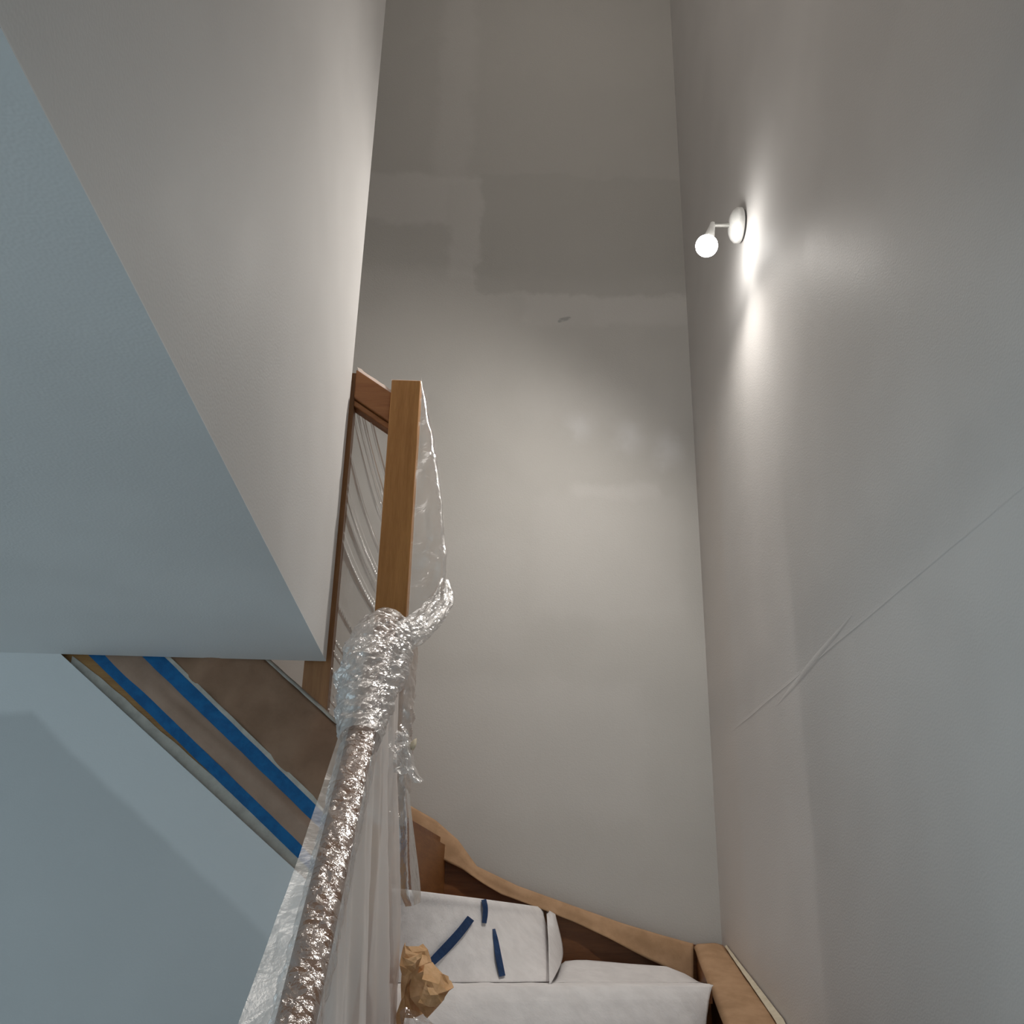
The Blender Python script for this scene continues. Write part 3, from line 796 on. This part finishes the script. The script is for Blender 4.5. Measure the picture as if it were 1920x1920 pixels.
rows = [[py(770, 1392, 2.046), py(777, 1386, 2.044), py(781, 1384, 2.05)], [py(769, 1400, 2.044), py(776, 1400, 2.036), py(781, 1394, 2.044)], [py(771, 1406, 2.046), py(775, 1406, 2.044), py(778, 1402, 2.05)]]
o = part('tape_scrap', ctrl_sheet(rows, 6, 6), M['cream'], ps, True, 'small yellow tape scrap'); solid(o, 0.0006)
# film scrap at the foot
rows = [[py(752, 1895, 2.0), py(764, 1888, 1.985), py(778, 1896, 2.0)], [py(752, 1915, 2.0), py(768, 1910, 1.97), py(800, 1908, 1.99)], [py(750, 1945, 2.0), py(775, 1940, 1.97), py(830, 1930, 1.99)]]
part('foot_scrap', ctrl_sheet(rows, 24, 18, tw), M['crinkle'], ps, False)

# ------------------------------------------------------------------ wall lamp
lc = px(1393, 423, XR)                              # centre of the rose on the wall
LY, LZ = lc.y, lc.z
lamp = thing('wall_lamp', (XR, LY, LZ), 'lit white wall lamp with round rose on right wall', 'lamp')
def lathe_x(prof, n=40):
    """profile (distance from wall, radius) turned about an axis along x"""
    m = len(prof)
    vv = []; ff = []
    for i in range(n):
        a = 2 * math.pi * i / n
        for (dx, r) in prof: vv.append(Vector((XR - dx, LY + r * math.cos(a), LZ + r * math.sin(a))))
    for i in range(n):
        for j in range(m - 1): ff.append([i * m + j, ((i + 1) % n) * m + j, ((i + 1) % n) * m + j + 1, i * m + j + 1])
    me = mesh(vv, ff)
    return me
part('rose', lathe_x([(0.0055, 0.002), (0.0055, 0.047), (0.007, 0.0485), (0.020, 0.0485), (0.022, 0.047), (0.030, 0.040), (0.036, 0.028), (0.0385, 0.012), (0.039, 0.001)]), M['enamel'], lamp, True)
part('mounting_plate', lathe_x([(0.0, 0.002), (0.0, 0.043), (0.0056, 0.043), (0.0056, 0.002)]), plain('dark_gap_metal', (0.08, 0.08, 0.08), 0.6), lamp)
def tube(a, b, r0, r1, n=20, cap=True):
    ax = (b - a).normalized(); u = ax.orthogonal().normalized(); w = ax.cross(u)
    vv = []
    for c, r in ((a, r0), (b, r1)):
        for i in range(n):
            t = 2 * math.pi * i / n; vv.append(c + (u * math.cos(t) + w * math.sin(t)) * r)
    ff = [[i, (i + 1) % n, n + (i + 1) % n, n + i] for i in range(n)]
    if cap: ff += [list(range(n)), list(range(n, 2 * n))]
    return mesh(vv, ff)
aend = py(1336, 422, LY - 0.01)
part('arm', tube(Vector((XR - 0.036, LY, LZ)), aend, 0.0068, 0.0068), M['chrome'], lamp, False)
bc = py(1325, 461, LY - 0.045)
hd = (bc - aend).normalized()
part('socket', join(tube(aend - hd * 0.006, aend + hd * 0.012, 0.0075, 0.0085), tube(aend + hd * 0.012, bc - hd * 0.022, 0.0085, 0.0165)), M['enamel'], lamp, False)
bm = bmesh.new(); bmesh.ops.create_uvsphere(bm, u_segments=32, v_segments=16, radius=0.0295)
bmesh.ops.translate(bm, verts=bm.verts, vec=bc); me = bpy.data.meshes.new('mesh'); bm.to_mesh(me); bm.free()
part('bulb', me, M['bulb'], lamp, True, 'glowing white globe bulb')
def spot(name, loc, target, power, size, blend, col, rad):
    l = bpy.data.lights.new(name, 'SPOT'); l.energy = power; l.spot_size = math.radians(size); l.spot_blend = blend
    l.color = col; l.shadow_soft_size = rad
    o = bpy.data.objects.new(name, l); C.objects.link(o)
    o.location = loc; o.rotation_euler = (Vector(target) - Vector(loc)).to_track_quat('-Z', 'Y').to_euler()
    o.parent = lamp; o.location = Vector(loc) - lamp.location
    return o
# the bulb throws most of its light out of the open end of the socket, downwards into the well
bl0 = bc
spot('bulb_light', bl0, bl0 + Vector((-0.70, 0.08, -0.71)), 56, 172, 1.0, (1.0, 0.945, 0.88), 0.018)
spot('bulb_downlight', bl0, Vector((XR, LY - 0.02, LZ - 0.36)), 1.6, 60, 1.0, (1.0, 0.96, 0.92), 0.018)

# unseen fill light added high above the well to lift the upper walls
ll = bpy.data.lights.new('well_fill_light', 'AREA'); ll.shape = 'DISK'; ll.size = 0.45; ll.energy = 15; ll.color = (1.0, 0.93, 0.86)
lo_ = bpy.data.objects.new('well_fill_light', ll); C.objects.link(lo_); lo_.location = (0.15, 1.2, TOP - 0.02)
# upstairs corridor lamp, out of sight round the corner
cl = bpy.data.lights.new('corridor_lamp', 'SPOT'); cl.energy = 22; cl.color = (1.0, 0.93, 0.87); cl.shadow_soft_size = 0.04
cl.spot_size = math.radians(36); cl.spot_blend = 0.9
co_ = bpy.data.objects.new('corridor_lamp', cl); C.objects.link(co_); co_.location = W(-2.4, 2.33, 1.7)
co_.rotation_euler = (W(XR, 2.5, 0.25) - co_.location).to_track_quat('-Z', 'Y').to_euler()
